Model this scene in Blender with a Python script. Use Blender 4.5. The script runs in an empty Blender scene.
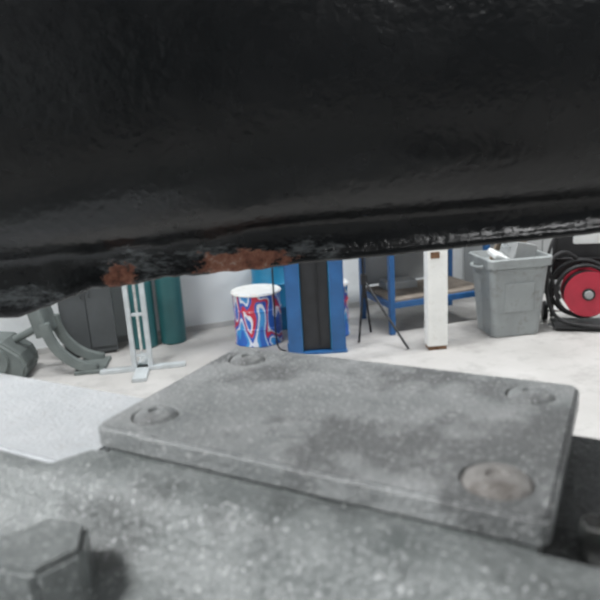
import bpy, bmesh, math, random
from mathutils import Vector, Matrix, noise as mnoise
random.seed(4)
D=bpy.data
COL=bpy.context.scene.collection

# ------------------------------------------------------------------ materials
def new_mat(name):
    m=D.materials.new(name); m.use_nodes=True
    nt=m.node_tree; b=nt.nodes["Principled BSDF"]
    return m,nt,b
def coords(nt,scale=(1,1,1)):
    tc=nt.nodes.new("ShaderNodeTexCoord"); mp=nt.nodes.new("ShaderNodeMapping")
    mp.inputs["Scale"].default_value=scale
    nt.links.new(tc.outputs["Object"],mp.inputs["Vector"]); return mp.outputs["Vector"]
def noise(nt,vec,scale,detail=4,rough=.55):
    n=nt.nodes.new("ShaderNodeTexNoise"); n.inputs["Scale"].default_value=scale
    n.inputs["Detail"].default_value=detail; n.inputs["Roughness"].default_value=rough
    nt.links.new(vec,n.inputs["Vector"]); return n.outputs["Fac"]
def ramp(nt,fac,stops,mode='LINEAR'):
    r=nt.nodes.new("ShaderNodeValToRGB"); r.color_ramp.interpolation=mode
    e=r.color_ramp.elements
    while len(e)<len(stops): e.new(0.5)
    for i,(p,c) in enumerate(stops):
        e[i].position=p; e[i].color=(c[0],c[1],c[2],1) if hasattr(c,'__len__') else (c,c,c,1)
    nt.links.new(fac,r.inputs["Fac"]); return r.outputs["Color"]
def mix(nt,fac,a,b):
    m=nt.nodes.new("ShaderNodeMix"); m.data_type='RGBA'
    if isinstance(fac,(int,float)): m.inputs[0].default_value=fac
    else: nt.links.new(fac,m.inputs[0])
    for s,v in ((6,a),(7,b)):
        if isinstance(v,tuple): m.inputs[s].default_value=(*v,1)
        else: nt.links.new(v,m.inputs[s])
    return m.outputs[2]
def bump(nt,bsdf,h,strength,dist):
    b=nt.nodes.new("ShaderNodeBump"); b.inputs["Strength"].default_value=strength
    b.inputs["Distance"].default_value=dist
    nt.links.new(h,b.inputs["Height"]); nt.links.new(b.outputs["Normal"],bsdf.inputs["Normal"])
def simple(name,c,rough=.5,metal=0,var=.12,scale=6,bs=0,bd=.002,dirt=None):
    m,nt,b=new_mat(name); v=coords(nt); n=noise(nt,v,scale)
    lo=tuple(x*(1-var) for x in c); hi=tuple(min(1,x*(1+var)) for x in c)
    col=ramp(nt,n,[(.3,lo),(.7,hi)])
    if dirt:
        n2=noise(nt,v,scale*2.3,6,.7); f=ramp(nt,n2,[(.55,0),(.7,1)])
        col=mix(nt,f,col,dirt)
    nt.links.new(col,b.inputs["Base Color"])
    b.inputs["Roughness"].default_value=rough; b.inputs["Metallic"].default_value=metal
    if bs: bump(nt,b,noise(nt,v,scale*8),bs,bd)
    return m

M={}
M['wall']=simple('wall_paint',(.64,.665,.67),.7,var=.05,scale=1.2,bs=.15,bd=.003,dirt=(.57,.59,.59))
M['wall_low']=simple('wall_rear_paint',(.12,.13,.14),.7,var=.1,scale=1)
M['ceil']=simple('ceiling_sheet',(.20,.20,.21),.8)
M['trim']=simple('grey_trim',(.42,.42,.41),.6)
# concrete
m,nt,b=new_mat('concrete_floor'); v=coords(nt)
c=ramp(nt,noise(nt,v,1.3,8,.6),[(.3,(.335,.325,.31)),(.7,(.445,.435,.42))])
st=ramp(nt,noise(nt,v,4.5,6,.7),[(.50,0),(.70,.65)])
c=mix(nt,st,c,(.24,.232,.222)); nt.links.new(c,b.inputs["Base Color"])
b.inputs["Roughness"].default_value=.55; bump(nt,b,noise(nt,v,60),.15,.002); M['floor']=m
M['blue']=simple('blue_lift_paint',(.022,.10,.26),.35,var=.2,scale=5,dirt=(.025,.08,.2))
M['blue_lt']=simple('light_blue_drum_paint',(.02,.20,.36),.4,var=.15,scale=5)
M['teal']=simple('teal_cylinder_paint',(.024,.100,.105),.35,var=.2,scale=4)
M['black']=simple('black_rubber',(.014,.014,.015),.55,var=.3,scale=9)
M['dark']=simple('dark_grey_paint',(.055,.060,.062),.5,var=.2,scale=4)
M['slot']=simple('greasy_steel_channel',(.018,.019,.021),.45,var=.3,scale=8)
M['whitepaint']=simple('white_paint_worn',(.80,.80,.77),.45,var=.05,scale=8,dirt=(.68,.67,.62))
M['rusty']=simple('rusty_steel',(.16,.085,.045),.85,var=.4,scale=25,bs=.4)
M['lsteel']=simple('galvanised_steel',(.50,.53,.54),.4,metal=.3,var=.12,scale=12)
M['steel']=simple('bright_steel',(.75,.75,.73),.25,metal=1,var=.2,scale=30)
M['cast']=simple('grey_green_casting',(.12,.138,.132),.6,var=.2,scale=7,bs=.3)
M['bin']=simple('grey_plastic',(.27,.29,.29),.5,var=.1,scale=6,dirt=(.19,.19,.18))
M['red']=simple('red_plastic',(.36,.02,.04),.4,var=.15,scale=6)
M['card']=simple('brown_cardboard',(.30,.24,.18),.85,var=.2,scale=8)
M['wood']=simple('worn_shelf_board',(.20,.17,.14),.75,var=.3,scale=9)
M['plastic_w']=simple('white_plastic_film',(.68,.70,.69),.35,var=.1,scale=10)
M['grey']=simple('grey_enamel',(.28,.29,.29),.45,var=.1,scale=3)
# car paint
m,nt,b=new_mat('black_underbody_paint'); v=coords(nt)
base=ramp(nt,noise(nt,v,14,6,.6),[(.35,(.007,.0080,.0088)),(.7,(.016,.017,.018))])
dust=ramp(nt,noise(nt,v,260,3,.6),[(.72,0),(.80,.55)])
base=mix(nt,dust,base,(.10,.10,.10))
def math2(op,a,bv):
    q=nt.nodes.new("ShaderNodeMath"); q.operation=op
    for i,x in enumerate((a,bv)):
        if isinstance(x,(int,float)): q.inputs[i].default_value=x
        else: nt.links.new(x,q.inputs[i])
    return q.outputs[0]
def spot(cx,cz,rx,rz):
    tc=nt.nodes.new("ShaderNodeTexCoord")
    sb=nt.nodes.new("ShaderNodeVectorMath"); sb.operation='SUBTRACT'; sb.inputs[1].default_value=(cx,0,cz)
    ml=nt.nodes.new("ShaderNodeVectorMath"); ml.operation='MULTIPLY'; ml.inputs[1].default_value=(1/rx,0,1/rz)
    ln=nt.nodes.new("ShaderNodeVectorMath"); ln.operation='LENGTH'
    nt.links.new(tc.outputs["Object"],sb.inputs[0]); nt.links.new(sb.outputs[0],ml.inputs[0]); nt.links.new(ml.outputs[0],ln.inputs[0])
    return ln.outputs["Value"]
d=math2('MINIMUM',spot(-.036,-.071,.032,.0085),spot(-.116,-.076,.011,.009))
n=noise(nt,coords(nt,(1,1,1.8)),75,7,.75)
dn=math2('ADD',d,math2('MULTIPLY',math2('SUBTRACT',n,.5),3.2))
rf=ramp(nt,dn,[(.86,.95),(.98,0)])
rc=ramp(nt,noise(nt,v,130,6,.75),[(.36,(.05,.022,.015)),(.47,(.22,.075,.042)),(.60,(.34,.15,.095)),(.70,(.5,.38,.32))])
base=mix(nt,rf,base,rc)
d2=math2('MINIMUM',math2('MINIMUM',spot(-.10,-.070,.035,.014),spot(-.06,-.064,.035,.007)),math2('MINIMUM',spot(.005,-.066,.035,.010),spot(-.20,-.086,.07,.014)))
dn2=math2('ADD',d2,math2('MULTIPLY',math2('SUBTRACT',noise(nt,coords(nt,(60,60,200)),1,7,.78),.5),4.4))
sf=ramp(nt,dn2,[(-.1,1),(.6,0)])
rf2=math2('MULTIPLY',sf,math2('SUBTRACT',1.0,rf))
base=mix(nt,math2('MULTIPLY',rf2,.6),base,(.21,.225,.23))
nt.links.new(base,b.inputs["Base Color"])
rr=mix(nt,rf,ramp(nt,noise(nt,v,20,4,.6),[(.3,.17),(.7,.32)]),(.6,.6,.6)); nt.links.new(rr,b.inputs["Roughness"])
hh=math2('ADD',noise(nt,v,190,3,.5),math2('MULTIPLY',noise(nt,v,42,3,.5),1.5))
hh=math2('SUBTRACT',hh,math2('MULTIPLY',rf,.5))
bump(nt,b,hh,.42,.0014); M['car']=m
# dusty rubber
def dusty(name,dark,light,speck,rough,sc=1.0,sp=.62,patch=None):
    m,nt,b=new_mat(name); v=coords(nt)
    c=ramp(nt,noise(nt,v,22*sc,7,.62),[(.32,dark),(.68,light)])
    if patch:
        pf=ramp(nt,noise(nt,v,17*sc,6,.62),[(.50,0),(.60,.85)]); c=mix(nt,pf,c,patch)
    c=mix(nt,ramp(nt,noise(nt,v,620*sc,3,.6),[(sp,0),(sp+.10,.85)]),c,speck)
    c=mix(nt,ramp(nt,noise(nt,v,210*sc,6,.8),[(.56,0),(.72,.65)]),c,speck)
    nt.links.new(c,b.inputs["Base Color"]); b.inputs["Roughness"].default_value=rough
    q=nt.nodes.new("ShaderNodeMath"); q.operation='ADD'
    nt.links.new(noise(nt,v,60*sc,5,.6),q.inputs[0]); nt.links.new(noise(nt,v,400*sc,3,.6),q.inputs[1])
    bump(nt,b,q.outputs[0],.75,.0016)
    return m
M['pad']=dusty('dusty_rubber',(.25,.265,.265),(.45,.46,.46),(.85,.85,.84),.5,patch=(.15,.155,.155),sp=.59)
M['arm']=dusty('worn_cast_metal',(.16,.177,.174),(.38,.40,.395),(.75,.76,.76),.34,.8,patch=(.12,.13,.128),sp=.6)
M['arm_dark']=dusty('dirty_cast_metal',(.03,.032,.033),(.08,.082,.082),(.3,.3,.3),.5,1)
M['plate']=dusty('pale_dusty_paint',(.68,.71,.73),(.84,.86,.88),(.5,.48,.46),.4,1,.66)
M['screw']=dusty('dirty_screw',(.26,.245,.23),(.50,.48,.46),(.78,.76,.73),.45,1.5,patch=(.16,.14,.125))
# drum label
m,nt,b=new_mat('printed_drum_label'); v=coords(nt,(1,1,.42))
w=nt.nodes.new("ShaderNodeTexNoise"); w.inputs["Scale"].default_value=8.0; w.inputs["Detail"].default_value=.5
w.inputs["Distortion"].default_value=.5; nt.links.new(v,w.inputs["Vector"])
c=ramp(nt,w.outputs["Fac"],[(0,(.03,.12,.45)),(.36,(.05,.28,.60)),(.42,(.66,.69,.75)),(.46,(.03,.10,.42)),(.51,(.50,.03,.06)),(.575,(.68,.70,.75)),(.61,(.03,.12,.45))],'CONSTANT')
nt.links.new(c,b.inputs["Base Color"]); b.inputs["Roughness"].default_value=.4; M['label']=m
m,nt,b=new_mat('lamp_tube'); b.inputs["Emission Color"].default_value=(1,.98,.95,1); b.inputs["Emission Strength"].default_value=6; M['tube']=m

# ------------------------------------------------------------------ helpers
def empty(name,loc=(0,0,0),rz=0):
    e=D.objects.new(name,None); e.location=loc; e.rotation_euler=(0,0,rz); COL.objects.link(e); return e
def link(name,me,mat,parent=None,loc=(0,0,0),rot=(0,0,0),smooth=False):
    o=D.objects.new(name,me); o.location=loc; o.rotation_euler=rot
    if mat: me.materials.append(M[mat])
    COL.objects.link(o)
    if parent: o.parent=parent
    if smooth:
        for p in me.polygons: p.use_smooth=True
    return o
def box(name,size,loc,mat,parent=None,rot=(0,0,0),bev=.0,seg=2):
    bm=bmesh.new(); bmesh.ops.create_cube(bm,size=1); bmesh.ops.scale(bm,vec=size,verts=bm.verts)
    if bev: bmesh.ops.bevel(bm,geom=bm.edges[:],offset=bev,segments=seg,affect='EDGES',profile=.6)
    me=D.meshes.new(name); bm.to_mesh(me); bm.free(); return link(name,me,mat,parent,loc,rot)
def lathe(name,prof,mat,parent=None,loc=(0,0,0),rot=(0,0,0),n=40):
    vs=[];fs=[]
    for r,z in prof:
        for i in range(n):
            a=2*math.pi*i/n; vs.append((r*math.cos(a),r*math.sin(a),z))
    k=len(prof)
    for j in range(k-1):
        for i in range(n):
            i2=(i+1)%n; fs.append((j*n+i,j*n+i2,(j+1)*n+i2,(j+1)*n+i))
    fs.append(tuple(range(n))[::-1]); fs.append(tuple((k-1)*n+i for i in range(n)))
    me=D.meshes.new(name); me.from_pydata(vs,[],fs); me.update()
    o=link(name,me,mat,parent,loc,rot)
    for p in me.polygons: p.use_smooth=len(p.vertices)==4
    es=o.modifiers.new("es",'EDGE_SPLIT'); es.split_angle=math.radians(35)
    return o
def tube(name,pts,r,mat,parent=None,smooth=True,cyc=False,loc=(0,0,0)):
    cu=D.curves.new(name,'CURVE'); cu.dimensions='3D'; cu.bevel_depth=r; cu.bevel_resolution=3; cu.use_fill_caps=True
    sp=cu.splines.new('NURBS' if smooth else 'POLY'); sp.points.add(len(pts)-1)
    for p,q in zip(sp.points,pts): p.co=(*q,1)
    if smooth: sp.order_u=3; sp.use_endpoint_u=not cyc
    sp.use_cyclic_u=cyc; cu.resolution_u=8
    cu.materials.append(M[mat])
    o=D.objects.new(name,cu); o.location=loc; COL.objects.link(o)
    if parent: o.parent=parent
    return o
def prism(name,poly,h,mat,parent=None,loc=(0,0,0),rot=(0,0,0),bev=0,seg=3):
    """poly in XY extruded along +Z by h"""
    bm=bmesh.new(); vs=[bm.verts.new((x,y,0)) for x,y in poly]; f=bm.faces.new(vs)
    r=bmesh.ops.extrude_face_region(bm,geom=[f]); bmesh.ops.translate(bm,vec=(0,0,h),verts=[g for g in r['geom'] if isinstance(g,bmesh.types.BMVert)])
    bmesh.ops.recalc_face_normals(bm,faces=bm.faces)
    if bev:
        ed=[e for e in bm.edges if len(e.link_faces)==2 and e.calc_face_angle(0)>.6]
        bmesh.ops.bevel(bm,geom=ed,offset=bev,segments=seg,affect='EDGES')
    me=D.meshes.new(name); bm.to_mesh(me); bm.free(); return link(name,me,mat,parent,loc,rot)

# ------------------------------------------------------------------ room shell (rotated 18 deg)
YAW=math.atan(.33); ca,sa=math.cos(YAW),math.sin(YAW)
def rm(x,y):  # room-local -> world ; back wall is local y=0, passing (0,5.8)
    return (x*ca-y*sa, 5.8+x*sa+y*ca)
def rbox(name,size,lx,ly,z,mat,bev=0):
    X,Y=rm(lx,ly); return box(name,size,(X,Y,z),mat,None,(0,0,YAW),bev)
W,L,Hh=14,13,4.6
rbox('floor',(W+.4,L+.4,.2),0,-L/2,-.1,'floor')
rbox('ceiling',(W+.4,L+.4,.2),0,-L/2,Hh+.1,'ceil')
rbox('wall_back',(W+.4,.2,Hh),0,.1,Hh/2,'wall')
rbox('wall_front',(W+.4,.2,Hh),0,-L-.1,Hh/2,'wall_low')
rbox('wall_left',(.2,L,Hh),-W/2-.1,-L/2,Hh/2,'wall')
rbox('wall_right',(.2,L,Hh),W/2+.1,-L/2,Hh/2,'wall')
rbox('baseboard_back',(W,.015,.05),0,-.0075,.025,'trim')

# ------------------------------------------------------------------ lights (ceiling fittings)
for i,(lx,ly,en) in enumerate([(-3,-2.0,165),(.8,-2.0,165),(4.2,-2.0,165),(-4.5,-5,180),(4.6,-5,95),(-1,-10,80),(3.5,-10,50)]):
    X,Y=rm(lx,ly)
    f=empty('ceiling_lamp' if i==0 else 'ceiling_lamp.%03d'%i,(X,Y,Hh),YAW)
    box('housing',(1.5,.3,.08),(0,0,-.041),'whitepaint',f,bev=.01)
    for s in(-.08,.08): 
        t=lathe('tube',[(.015,-.7),(.015,.7)],'tube',f,(0,s,-.10),(0,math.pi/2,0),12)
    ld=D.lights.new('area','AREA'); ld.shape='RECTANGLE'; ld.size=1.4; ld.size_y=.28; ld.energy=en; ld.color=(.98,.99,1)
    lo=D.objects.new('tube_light',ld); lo.location=(0,0,-.13); COL.objects.link(lo); lo.parent=f
wd=D.worlds.new('w'); bpy.context.scene.world=wd; wd.use_nodes=True
wd.node_tree.nodes['Background'].inputs[0].default_value=(.8,.85,.9,1); wd.node_tree.nodes['Background'].inputs[1].default_value=.3

# ------------------------------------------------------------------ lift pad + arm
S=.12; ZC=1.6
PC=(.14*S,2.265*S); PA=math.atan2(-.77,1.42)
pad=empty('rubber_lift_pad',(PC[0],PC[1],ZC-S),PA)
def rrect(a,b_,r,n=8):
    pts=[]
    for cx,cy,a0 in ((a-r,b_-r,0),(-a+r,b_-r,90),(-a+r,-b_+r,180),(a-r,-b_+r,270)):
        for i in range(n+1):
            t=math.radians(a0+90*i/n); pts.append((cx+r*math.cos(t),cy+r*math.sin(t)))
    return pts
TH=.092*S
slab=prism('pad_slab',rrect(.822*S,.508*S,.0050),TH,'pad',pad,(0,0,-TH),bev=0)
bm=bmesh.new(); bm.from_mesh(slab.data)
ed=[e for e in bm.edges if abs(e.verts[0].co.z-e.verts[1].co.z)<1e-6]
bmesh.ops.bevel(bm,geom=ed,offset=.0018,segments=3,affect='EDGES'); bm.to_mesh(slab.data); bm.free()
cuts=[]
for sx in(-1,1):
    for sy in(-1,1):
        big=(sx,sy)==(1,-1); q=1.0 if big else .86
        c=lathe('cut',[(.0085*q,-.005),(.0130*q,-.0014),(.0140*q,.002)],None,None,(0,0,0),n=40)
        c.modifiers.clear(); c.data.transform(Matrix.Translation((sx*.655*S,sy*.34*S,TH))); cuts.append(c)
for c in cuts:
    md=slab.modifiers.new('b','BOOLEAN'); md.operation='DIFFERENCE'; md.solver='EXACT'
    c.parent=pad; c.location=(0,0,-TH); md.object=c
bpy.context.view_layer.update()
dg=bpy.context.evaluated_depsgraph_get(); nm=D.meshes.new_from_object(slab.evaluated_get(dg))
slab.modifiers.clear(); slab.data=nm
for c in cuts: D.objects.remove(c,do_unlink=True)
for sx in(-1,1):
    for sy in(-1,1):
        big=(sx,sy)==(1,-1); q=1.0 if big else .84
        lathe('screw_head',[(.0085*q,-.006),(.0124*q,-.0012),(.0118*q,-.0001),(.0098*q,.0013),(.0065*q,.0021),(.0042*q,.0022),(.0038*q,.0008),(.0005,.0006)],'screw' if big else 'pad',pad,(sx*.655*S,sy*.34*S,0),n=40)
arm=empty('lift_arm',(PC[0],PC[1],ZC),PA)
def uprism(name,poly,u0,u1,mat,bev=.002,seg=3):
    """poly = (V,drop) units of S, extruded along U"""
    p=[(v*S,-d*S) for v,d in poly]
    o=prism(name,p,(u1-u0)*S,mat,arm,(u0*S,0,0),(math.pi/2,0,math.pi/2),bev,seg)
    return o
PB=1.0925
uprism('carrier_block',[(.44,1.5),(.44,PB),(-.5,PB),(-.5,1.5)],-.76,.79,'arm',0)
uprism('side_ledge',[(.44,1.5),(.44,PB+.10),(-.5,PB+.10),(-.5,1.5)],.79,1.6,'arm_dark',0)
# front casting : one lofted surface whose shoulder drops and widens to the left
us=[-2.3+i*.05 for i in range(79)]
prof=[(-.50,1.6),(-.50,.012),(-.55,.003),(-.60,.003),(-.64,.012),(-.68,.033),(-.71,.060),(-.74,.095),(-.77,.13),(-.81,.165),(-.88,.195),(-1.0,.215),(-1.15,.226),(-1.3,.235),(-1.5,.24),(-1.7,.24),(-1.78,.3),(-1.78,1.6)]
vs=[];fs=[]
for u in us:
    k=min(1,max(0,(-.82-u)/.16)); k=k*k*(3-2*k)   # 0 right of -0.82, 1 left of -0.98
    for j,(v_,dd) in enumerate(prof):
        v2=v_; d2_=dd
        if j in(0,1,2,3,4,5): v2=v_*(1-k)+min(v_,-.60-.012*j)*k if j else v_*(1-k)-.60*k
        if 1<=j<=4: d2_=dd+.045*k*(1-.12*j)
        dr=d2_ if d2_>1 else PB+d2_
        w=.006*mnoise.noise(Vector((u*3,v_*6,2.3))) if 2<=j<=15 else 0
        vs.append((u*S,v2*S,-(dr+w)*S))
K=len(prof)
for i in range(len(us)-1):
    for j in range(K-1): fs.append((i*K+j,(i+1)*K+j,(i+1)*K+j+1,i*K+j+1))
fs.append(tuple(range(K))); fs.append(tuple((len(us)-1)*K+j for j in range(K))[::-1])
me=D.meshes.new('front_casting'); me.from_pydata(vs,[],fs); me.update()
bm=bmesh.new(); bm.from_mesh(me); bmesh.ops.recalc_face_normals(bm,faces=bm.faces); bm.to_mesh(me); bm.free()
fc=link('front_casting',me,'arm',arm,smooth=True)
es=fc.modifiers.new('es','EDGE_SPLIT'); es.split_angle=math.radians(50)
uprism('arm_beam',[(.02,1.75),(.02,1.13),(-.605,1.13),(-.605,1.75)],-13.5,-.85,'plate',.0015)
hb=[( .150*S*math.cos(math.pi/3*i+.2), .150*S*math.sin(math.pi/3*i+.2)) for i in range(6)]
prism('hex_bolt_head',hb,.21*S,'arm',arm,(-.555*S,-1.0*S,-(PB+.235)*S),bev=.0024,seg=4)
lathe('bolt_washer',[(.20*S,-.02),(.20*S,.015*S),(.15*S,.016*S)],'arm',arm,(-.555*S,-1.0*S,-(PB+.232)*S))
prism('pin_nut',[(.05*S*math.cos(math.pi/3*i),.05*S*math.sin(math.pi/3*i)) for i in range(6)],.12*S,'steel',arm,(.93*S,-.34*S,-(PB+.10)*S),bev=.0008)

# ------------------------------------------------------------------ car sill
def lerp_tab(t,x):
    if x<=t[0][0]: return t[0][1]
    for (a,va),(b_,vb) in zip(t,t[1:]):
        if x<=b_:
            k=(x-a)/(b_-a); return va+(vb-va)*k
    return t[-1][1]
zb_t=[(-1.2,-.12),(-.24,-.103),(-.215,-.1015),(-.185,-.099),(-.165,-.094),(-.15,-.088),(-.135,-.0835),(-.12,-.0835),(-.10,-.0815),(-.085,-.079),(-.06,-.0785),(-.02,-.0770),(.0,-.0752),(.05,-.074),(.2,-.067),(.3,-.0635),(1.2,-.04)]
zc_t=[(-1.2,-.085),(-.24,-.062),(-.10,-.054),(0,-.046),(.2,-.040),(1.2,-.02)]
xs=[-1.2+i*.05 for i in range(18)]+[-.34+i*.002 for i in range(341)]+[.36+i*.05 for i in range(18)]
verts=[];faces=[];K=0
for x in xs:
    zb=lerp_tab(zb_t,x); zc=lerp_tab(zc_t,x)
    L_=min(1,max(0,(.02-x)/.08))
    def nz(s,o): return mnoise.noise(Vector((x*s,o,.3)))
    wob=.0006*math.sin(x*50)+L_*.0040*nz(38,1.1); wob2=L_*.0045*nz(30,5.1); wob3=L_*.0022*nz(60,9.0)
    Y=.40
    zb+=.0004*nz(90,2)+L_*.0014*nz(110,3)
    m1=(zb*.75+zc*.25); m2=(zb*.5+zc*.5); m3=(zb*.25+zc*.75)
    pr=[(Y+.006,zb+.03),(Y+.004,zb+.0005),(Y+.0015,zb),(Y-.0035,zb+.0005),(Y-.0055,zb+.003),(Y-.003+wob,m1-.001),(Y-.001+wob2,m2),(Y-.002+wob3,m3),(Y-.003+wob*.3,zc-.004),(Y-.008,zc),
        (Y-.016,zc+.005),(Y-.027,zc+.017),(Y-.036,zc+.036),(Y-.042,zc+.06),(Y-.045,zc+.09),(Y-.044,zc+.13),(Y-.036,zc+.17),(Y-.024,zc+.21),(Y-.02,zc+.26),(Y-.03,zc+.34),(Y-.035,zc+.5),(Y+.12,zc+.5),(Y+.12,zb+.05)]
    K=len(pr)
    for y,z in pr: verts.append((x,y,z))
for i in range(len(xs)-1):
    for j in range(K):
        j2=(j+1)%K; faces.append((i*K+j,i*K+j2,(i+1)*K+j2,(i+1)*K+j))
faces.append(tuple(range(K))); faces.append(tuple((len(xs)-1)*K+j for j in range(K))[::-1])
me=D.meshes.new('car_sill'); me.from_pydata(verts,[],faces); me.update()
bm=bmesh.new(); bm.from_mesh(me); bmesh.ops.recalc_face_normals(bm,faces=bm.faces); bm.to_mesh(me); bm.free()
link('car_sill',me,'car',None,(0,0,1.6),(0,0,0),True)

# ------------------------------------------------------------------ two-post lift columns
def column(name,x,y,rz):
    e=empty(name,(x,y,0),rz); w=.45; dp=.26; h=2.9
    box('base_plate',(.47,.28,.02),(0,.13,.01),'blue',e,bev=.003)
    for s in(-1,1):
        box('side_plate',(.012,dp,h),(s*(w/2-.006),dp/2,h/2+.02),'blue',e)
        box('front_flange',(.11,.010,h),(s*(w/2-.056),.005,h/2+.02),'blue',e,bev=.002)
        box('return_lip',(.010,.05,h),(s*(w/2-.11),.03,h/2+.02),'blue_lt',e)
    box('back_plate',(w-.02,.012,h),(0,dp-.006,h/2+.02),'blue',e)
    box('carriage',(.21,.10,h*.7),(0,.085,h*.35+.03),'slot',e)
    box('top_cap',(w+.04,dp+.04,.02),(0,dp/2,h+.03),'blue',e)
    tube('lift_cable',[(.02,.028,.06),(.02,.028,2.8)],.005,'black',e,False)
    return e
column('lift_column',.115,4.62,.02)
U=Vector((math.cos(PA),math.sin(PA)))
cx=PC[0]-U.x*13.5*S; cy=PC[1]-U.y*13.5*S
column('lift_column.001',cx-.16,cy+.10,math.radians(-28.5+90))

# ------------------------------------------------------------------ drums
def drum(name,x,y,r,h,body,top,rz=0):
    e=empty(name,(x,y,0),rz)
    pr=[(r-.01,0),(r,.006),(r,.02),(r-.006,.03),(r-.006,h*.32),(r,h*.335),(r-.006,h*.35),(r-.006,h*.66),(r,h*.675),(r-.006,h*.69),(r-.006,h-.03),(r,h-.02),(r+.003,h-.006),(r,h),(r-.008,h),(r-.012,h-.015)]
    lathe('shell',pr,body,e,n=56)
    lathe('lid',[(r-.011,h-.03),(r-.011,h-.014),(r*.6,h-.012),(.01,h-.012)],top,e,n=56)
    lathe('clamp_ring',[(r-.002,h-.022),(r+.006,h-.016),(r+.006,h-.006),(r-.002,h+.001)],top,e,n=56)
    lathe('bung',[(.03,h-.014),(.03,h+.004),(.024,h+.006)],'whitepaint',e,(r*.55,0,0),n=20)
    return e
drum('oil_drum',-.365,5.06,.205,.45,'label','whitepaint',.4)
drum('oil_drum.001',.21,5.14,.205,.46,'label','whitepaint',2.1)
drum('blue_drum',-.24,5.49,.19,.62,'blue_lt','blue_lt')
e=empty('hanging_cable'); 
tube('cable',[(-.20,4.80,2.9),(-.20,4.80,1.2),(-.205,4.80,.5),(-.215,4.79,.08),(-.19,4.76,.012),(-.15,4.72,.012),(-.14,4.66,.03)],.007,'black',e)

# ------------------------------------------------------------------ gas cylinders
def gas(name,x,y,r=.105,h=1.35):
    e=empty(name,(x,y,0))
    pr=[(r-.01,0),(r,.012),(r,h-.2)]+[(r*math.cos(t)+.0,h-.2+.16*math.sin(t)) for t in [i*math.pi/16 for i in range(1,7)]]+[(.035,h-.03),(.035,h)]
    lathe('bottle',pr,'teal',e)
    lathe('neck_ring',[(.04,h-.02),(.04,h+.02)],'steel',e); lathe('valve',[(.015,h),(.015,h+.08),(.03,h+.085),(.03,h+.11),(.01,h+.115)],'steel',e,n=20)
gas('gas_cylinder',-1.12,5.19,.11); gas('gas_cylinder.001',-1.35,5.10,.11)

# ------------------------------------------------------------------ dark cabinet (left)
e=empty('tool_cabinet',(-1.78,5.02,0),YAW)
box('carcass',(.42,.24,.95),(0,0,.495),'dark',e,bev=.01)
box('plinth',(.38,.2,.04),(0,0,.02),'black',e)
for s in(-1,1):
    box('door_panel',(.20,.012,.86),(s*.104,-.124,.5),'dark',e,bev=.004); tube('pull',[(s*.03,-.132,.5),(s*.03,-.15,.52),(s*.03,-.15,.6),(s*.03,-.132,.62)],.004,'dark',e)

# ------------------------------------------------------------------ support stand
e=empty('support_stand',(-1.23,4.50,0),.12)
for s in(-1,1):
    box('upright_rail',(.035,.05,1.2),(s*.06,0,.62),'lsteel',e,bev=.003)
for k in range(4):
    box('rung',(.10,.03,.02),(0,0,.12+k*.32),'lsteel',e,bev=.002)
box('cross_foot',(.64,.06,.03),(0,.0,.015),'lsteel',e,bev=.004)
box('long_foot',(.10,.5,.03),(.0,-.02,.015),'lsteel',e,bev=.004)
box('centre_screw',(.02,.02,1.0),(0,.03,.55),'steel',e)
box('saddle',(.2,.08,.03),(0,0,1.235),'lsteel',e,bev=.004)

# ------------------------------------------------------------------ machine stand (grey green casting with curved legs)
e=empty('machine_stand',(-2.14,4.48,0),.1)
def arcleg(name,cx,cz,r0,r1,a0,a1,y,th):
    n=14; out=[(cx+r1*math.cos(math.radians(a0+(a1-a0)*i/n)),cz+r1*math.sin(math.radians(a0+(a1-a0)*i/n))) for i in range(n+1)]
    inn=[(cx+r0*math.cos(math.radians(a0+(a1-a0)*i/n)),cz+r0*math.sin(math.radians(a0+(a1-a0)*i/n))) for i in range(n,-1,-1)]
    return prism(name,out+inn,th,'cast',e,(0,y,0),(math.pi/2,0,0),bev=.006,seg=2)
arcleg('curved_leg',.62,.42,.36,.43,180,262,0,.06)
arcleg('curved_leg',.62,.42,.36,.43,180,262,.26,.06)
box('foot',(.22,.34,.03),(.50,.1,.015),'cast',e,bev=.006)
box('column_body',(.10,.3,.30),(.17,.1,.46),'cast',e,(0,-.2,0),bev=.02)
prism('motor_housing',[(-.5,0),(.02,0),(.06,.1),(.02,.2),(-.1,.30),(-.36,.34),(-.5,.3)],.34,'cast',e,(0,.27,0),(math.pi/2,0,0),bev=.02)
tube('brace',[(-.05,.1,.28),(.1,.1,.34),(.2,.1,.40)],.03,'cast',e)
lathe('motor_end',[(.02,-.02),(.11,-.015),(.12,0),(.12,.04)],'cast',e,(-.18,-.07,.17),(math.pi/2,0,0))

# ------------------------------------------------------------------ tripod work stand
e=empty('tripod_stand',(.62,4.86,0))
tube('mast',[(-.09,.1,.35),(-.10,.1,1.5)],.012,'black',e,False)
tube('leg_1',[(-.09,.1,.50),(.20,-.28,.012)],.010,'black',e,False)
tube('leg_2',[(-.09,.1,.50),(-.03,.22,.012)],.010,'black',e,False)
tube('leg_3',[(-.09,.1,.50),(-.16,-.05,.012)],.010,'black',e,False)
box('hub',(.05,.05,.09),(-.09,.1,.5),'black',e,bev=.006)
box('work_lamp',(.22,.08,.16),(-.10,.1,1.58),'black',e,bev=.01)

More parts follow.
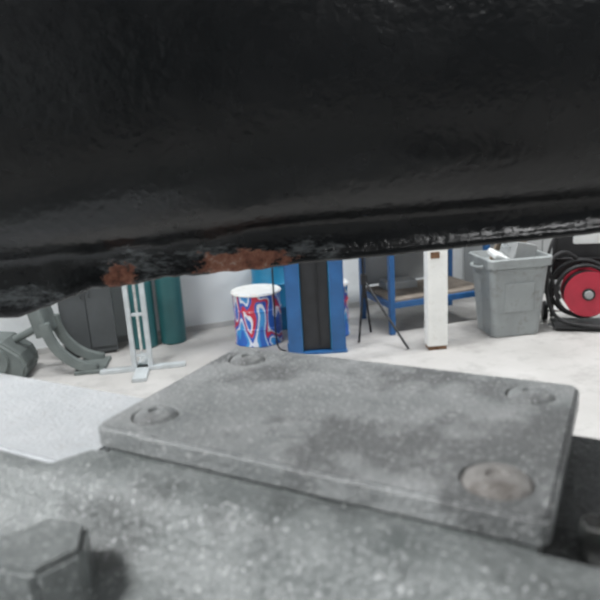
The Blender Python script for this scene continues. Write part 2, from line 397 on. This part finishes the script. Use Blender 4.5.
# ------------------------------------------------------------------ blue workbench
e=empty('workbench',(.75,4.98,0),YAW); bw,bd,bh=.96,.62,.88
for X in(.02,bw-.02):
    for Y in(.02,bd-.02):
        box('leg',(.045,.045,bh),(X,Y,bh/2),'blue',e,bev=.003)
for z in(.25,bh-.03):
    for Y in(.02,bd-.02): box('rail',(bw-.09,.035,.05),(bw/2,Y,z),'blue',e,bev=.003)
    for X in(.02,bw-.02): box('side_rail',(.035,bd-.09,.05),(X,bd/2,z),'blue',e,bev=.003)
box('lower_shelf',(bw-.05,bd-.05,.018),(bw/2,bd/2,.285),'wood',e)
box('back_panel',(bw-.09,.012,.50),(bw/2,bd-.012,.56),'grey',e)
box('worktop',(bw+.06,bd+.06,.04),(bw/2,bd/2,bh+.02),'wood',e,bev=.004)
box('toolbox',(.30,.20,.07),(.30,.44,.33),'grey',e,(0,0,-.1),bev=.01)

# ------------------------------------------------------------------ white post
e=empty('steel_post',(1.04,4.60,0),.06)
box('post_shaft',(.155,.11,1.05),(0,0,.555),'whitepaint',e,bev=.008,seg=3)
box('post_base',(.14,.10,.030),(0,0,.015),'rusty',e,bev=.004)
box('rust_patch_plate',(.07,.004,.05),(-.02,-.056,.745),'rusty',e,bev=.0015)
box('post_cap',(.165,.12,.02),(0,0,1.09),'whitepaint',e,bev=.005)

# ------------------------------------------------------------------ rubbish bin
e=empty('rubbish_bin',(1.71,4.93,0),.12)
def loft(name,secs,mat,parent):
    vs=[];fs=[];n=None
    for a,b_,r,z in secs:
        p=rrect(a,b_,r,6); n=len(p); vs+= [(x,y,z) for x,y in p]
    for j in range(len(secs)-1):
        for i in range(n):
            i2=(i+1)%n; fs.append((j*n+i,j*n+i2,(j+1)*n+i2,(j+1)*n+i))
    fs.append(tuple(range(n))[::-1]); fs.append(tuple((len(secs)-1)*n+i for i in range(n)))
    me=D.meshes.new(name); me.from_pydata(vs,[],fs); me.update(); return link(name,me,mat,parent)
loft('tub',[(.19,.16,.05,0),(.20,.17,.05,.01),(.243,.205,.05,.56),(.243,.205,.05,.57),(.262,.225,.05,.575),(.267,.23,.05,.64),(.26,.222,.05,.65),(.245,.21,.05,.648),(.23,.195,.05,.59)],'bin',e)
for s in(-1,1):
    tube('grip',[(s*.255,-.09,.58),(s*.30,-.09,.57),(s*.30,.09,.57),(s*.255,.09,.58)],.014,'bin',e)
box('moulded_panel',(.24,.01,.24),(0,-.194,.33),'bin',e,(.075,0,0),bev=.004)
box('carton_scrap',(.26,.02,.34),(.04,.05,.73),'card',e,(.35,.2,.15))
box('carton_scrap_2',(.24,.16,.16),(.05,-.05,.67),'grey',e,(.1,.25,.4),bev=.004)
for k in range(6): box('wire_offcut',(.3,.012,.012),(.0,-.08+.04*k,.71+.01*k),'lsteel',e,(0,.25,.5+.1*k))
box('plastic_sheet',(.14,.14,.05),(-.14,-.1,.66),'plastic_w',e,(.3,.4,.2),bev=.02)

# ------------------------------------------------------------------ hose reel trolley
e=empty('hose_reel_trolley',(2.34,4.98,0),-.25)
def ring(name,r,rr,y,z,mat,x=0):
    return tube(name,[(x+r*math.cos(2*math.pi*i/20),y,z+r*math.sin(2*math.pi*i/20)) for i in range(20)],rr,mat,e,True,True)
lathe('reel_disc',[(.03,-.03),(.06,-.02),(.17,-.012),(.185,0),(.185,.012)],'red',e,(.02,-.16,.30),(math.pi/2,0,0),48)
lathe('reel_disc_rear',[(.185,-.012),(.185,.012),(.03,.02)],'red',e,(.02,.0,.30),(math.pi/2,0,0),48)
lathe('reel_hub',[(.05,-.02),(.05,.18)],'black',e,(.02,.0,.30),(math.pi/2,0,0),24)
lathe('hub_cap',[(.035,-.01),(.03,.02),(.01,.025)],'grey',e,(.02,-.185,.30),(math.pi/2,0,0),24)
for k,(r_,y_) in enumerate([(.15,-.12),(.16,-.09),(.155,-.06),(.16,-.035)]): ring('hose_turn',r_,.014,y_,.30,'black',.02)
ring('hose_loop',.215,.016,-.10,.31,'black',.0)
ring('hose_loop',.235,.016,-.06,.33,'black',-.02)
for s in(-1,1):
    tube('frame_rail',[(s*.22,.05,.05),(s*.22,.05,.9),(s*.2,.12,1.05)],.016,'black',e)
    lathe('wheel',[(.04,-.02),(.08,-.02),(.09,0),(.08,.02),(.04,.02)],'black',e,(s*.27,.1,.09),(0,math.pi/2,0),28)
tube('frame_bar',[(-.22,.05,.55),(.22,.05,.55)],.012,'black',e,False)
tube('frame_bar',[(-.2,.12,1.05),(.2,.12,1.05)],.012,'black',e,False)
tube('axle',[(-.27,.1,.09),(.27,.1,.09)],.012,'steel',e,False)
box('toe_plate',(.46,.3,.015),(0,-.08,.03),'black',e,bev=.003)
box('back_panel',(.42,.015,.5),(0,.07,.62),'black',e,bev=.004)
tube('loose_hose',[(.0,-.02,.5),(-.12,-.1,.66),(-.27,-.12,.60),(-.30,-.12,.35),(-.25,-.16,.12),(-.1,-.2,.05),(.1,-.24,.05)],.016,'black',e)
tube('loose_hose',[(-.2,.0,.8),(-.3,-.05,.62),(-.26,-.1,.4),(-.18,-.1,.25)],.014,'black',e)
box('document_pouch',(.34,.05,.22),(.08,-.04,.80),'plastic_w',e,(.2,0,.05),bev=.015)

# ------------------------------------------------------------------ grey cabinet by the back wall, right
X,Y=rm(2.35,-.3); e=empty('steel_locker',(X,Y,0),YAW)
box('locker_body',(1.1,.5,1.75),(0,0,.93),'grey',e,bev=.008)
box('locker_plinth',(1.04,.44,.06),(0,0,.03),'dark',e)
for s in(-1,1):
    box('locker_door',(.53,.014,1.66),(s*.272,-.257,.93),'grey',e,bev=.004)
    box('door_handle',(.02,.02,.12),(s*.04,-.27,.95),'black',e,bev=.003)

# ------------------------------------------------------------------ camera
ph=math.atan(155/620); r=.06
R=Vector((1,0,0)); F=Vector((0,math.cos(ph),-math.sin(ph))); Uv=Vector((0,math.sin(ph),math.cos(ph)))
R2=R*math.cos(r)-Uv*math.sin(r); U2=R*math.sin(r)+Uv*math.cos(r)
mt=Matrix((R2,U2,-F)).transposed().to_4x4(); mt.translation=Vector((0,0,1.6))
cd=D.cameras.new('camera'); cd.sensor_width=36; cd.lens=37.2; cd.clip_start=.01
cd.dof.use_dof=True; cd.dof.focus_distance=.75; cd.dof.aperture_fstop=12
co=D.objects.new('camera',cd); co.matrix_world=mt; COL.objects.link(co); bpy.context.scene.camera=co
bpy.context.scene.view_settings.view_transform='Standard'
bpy.context.scene.view_settings.exposure=.05
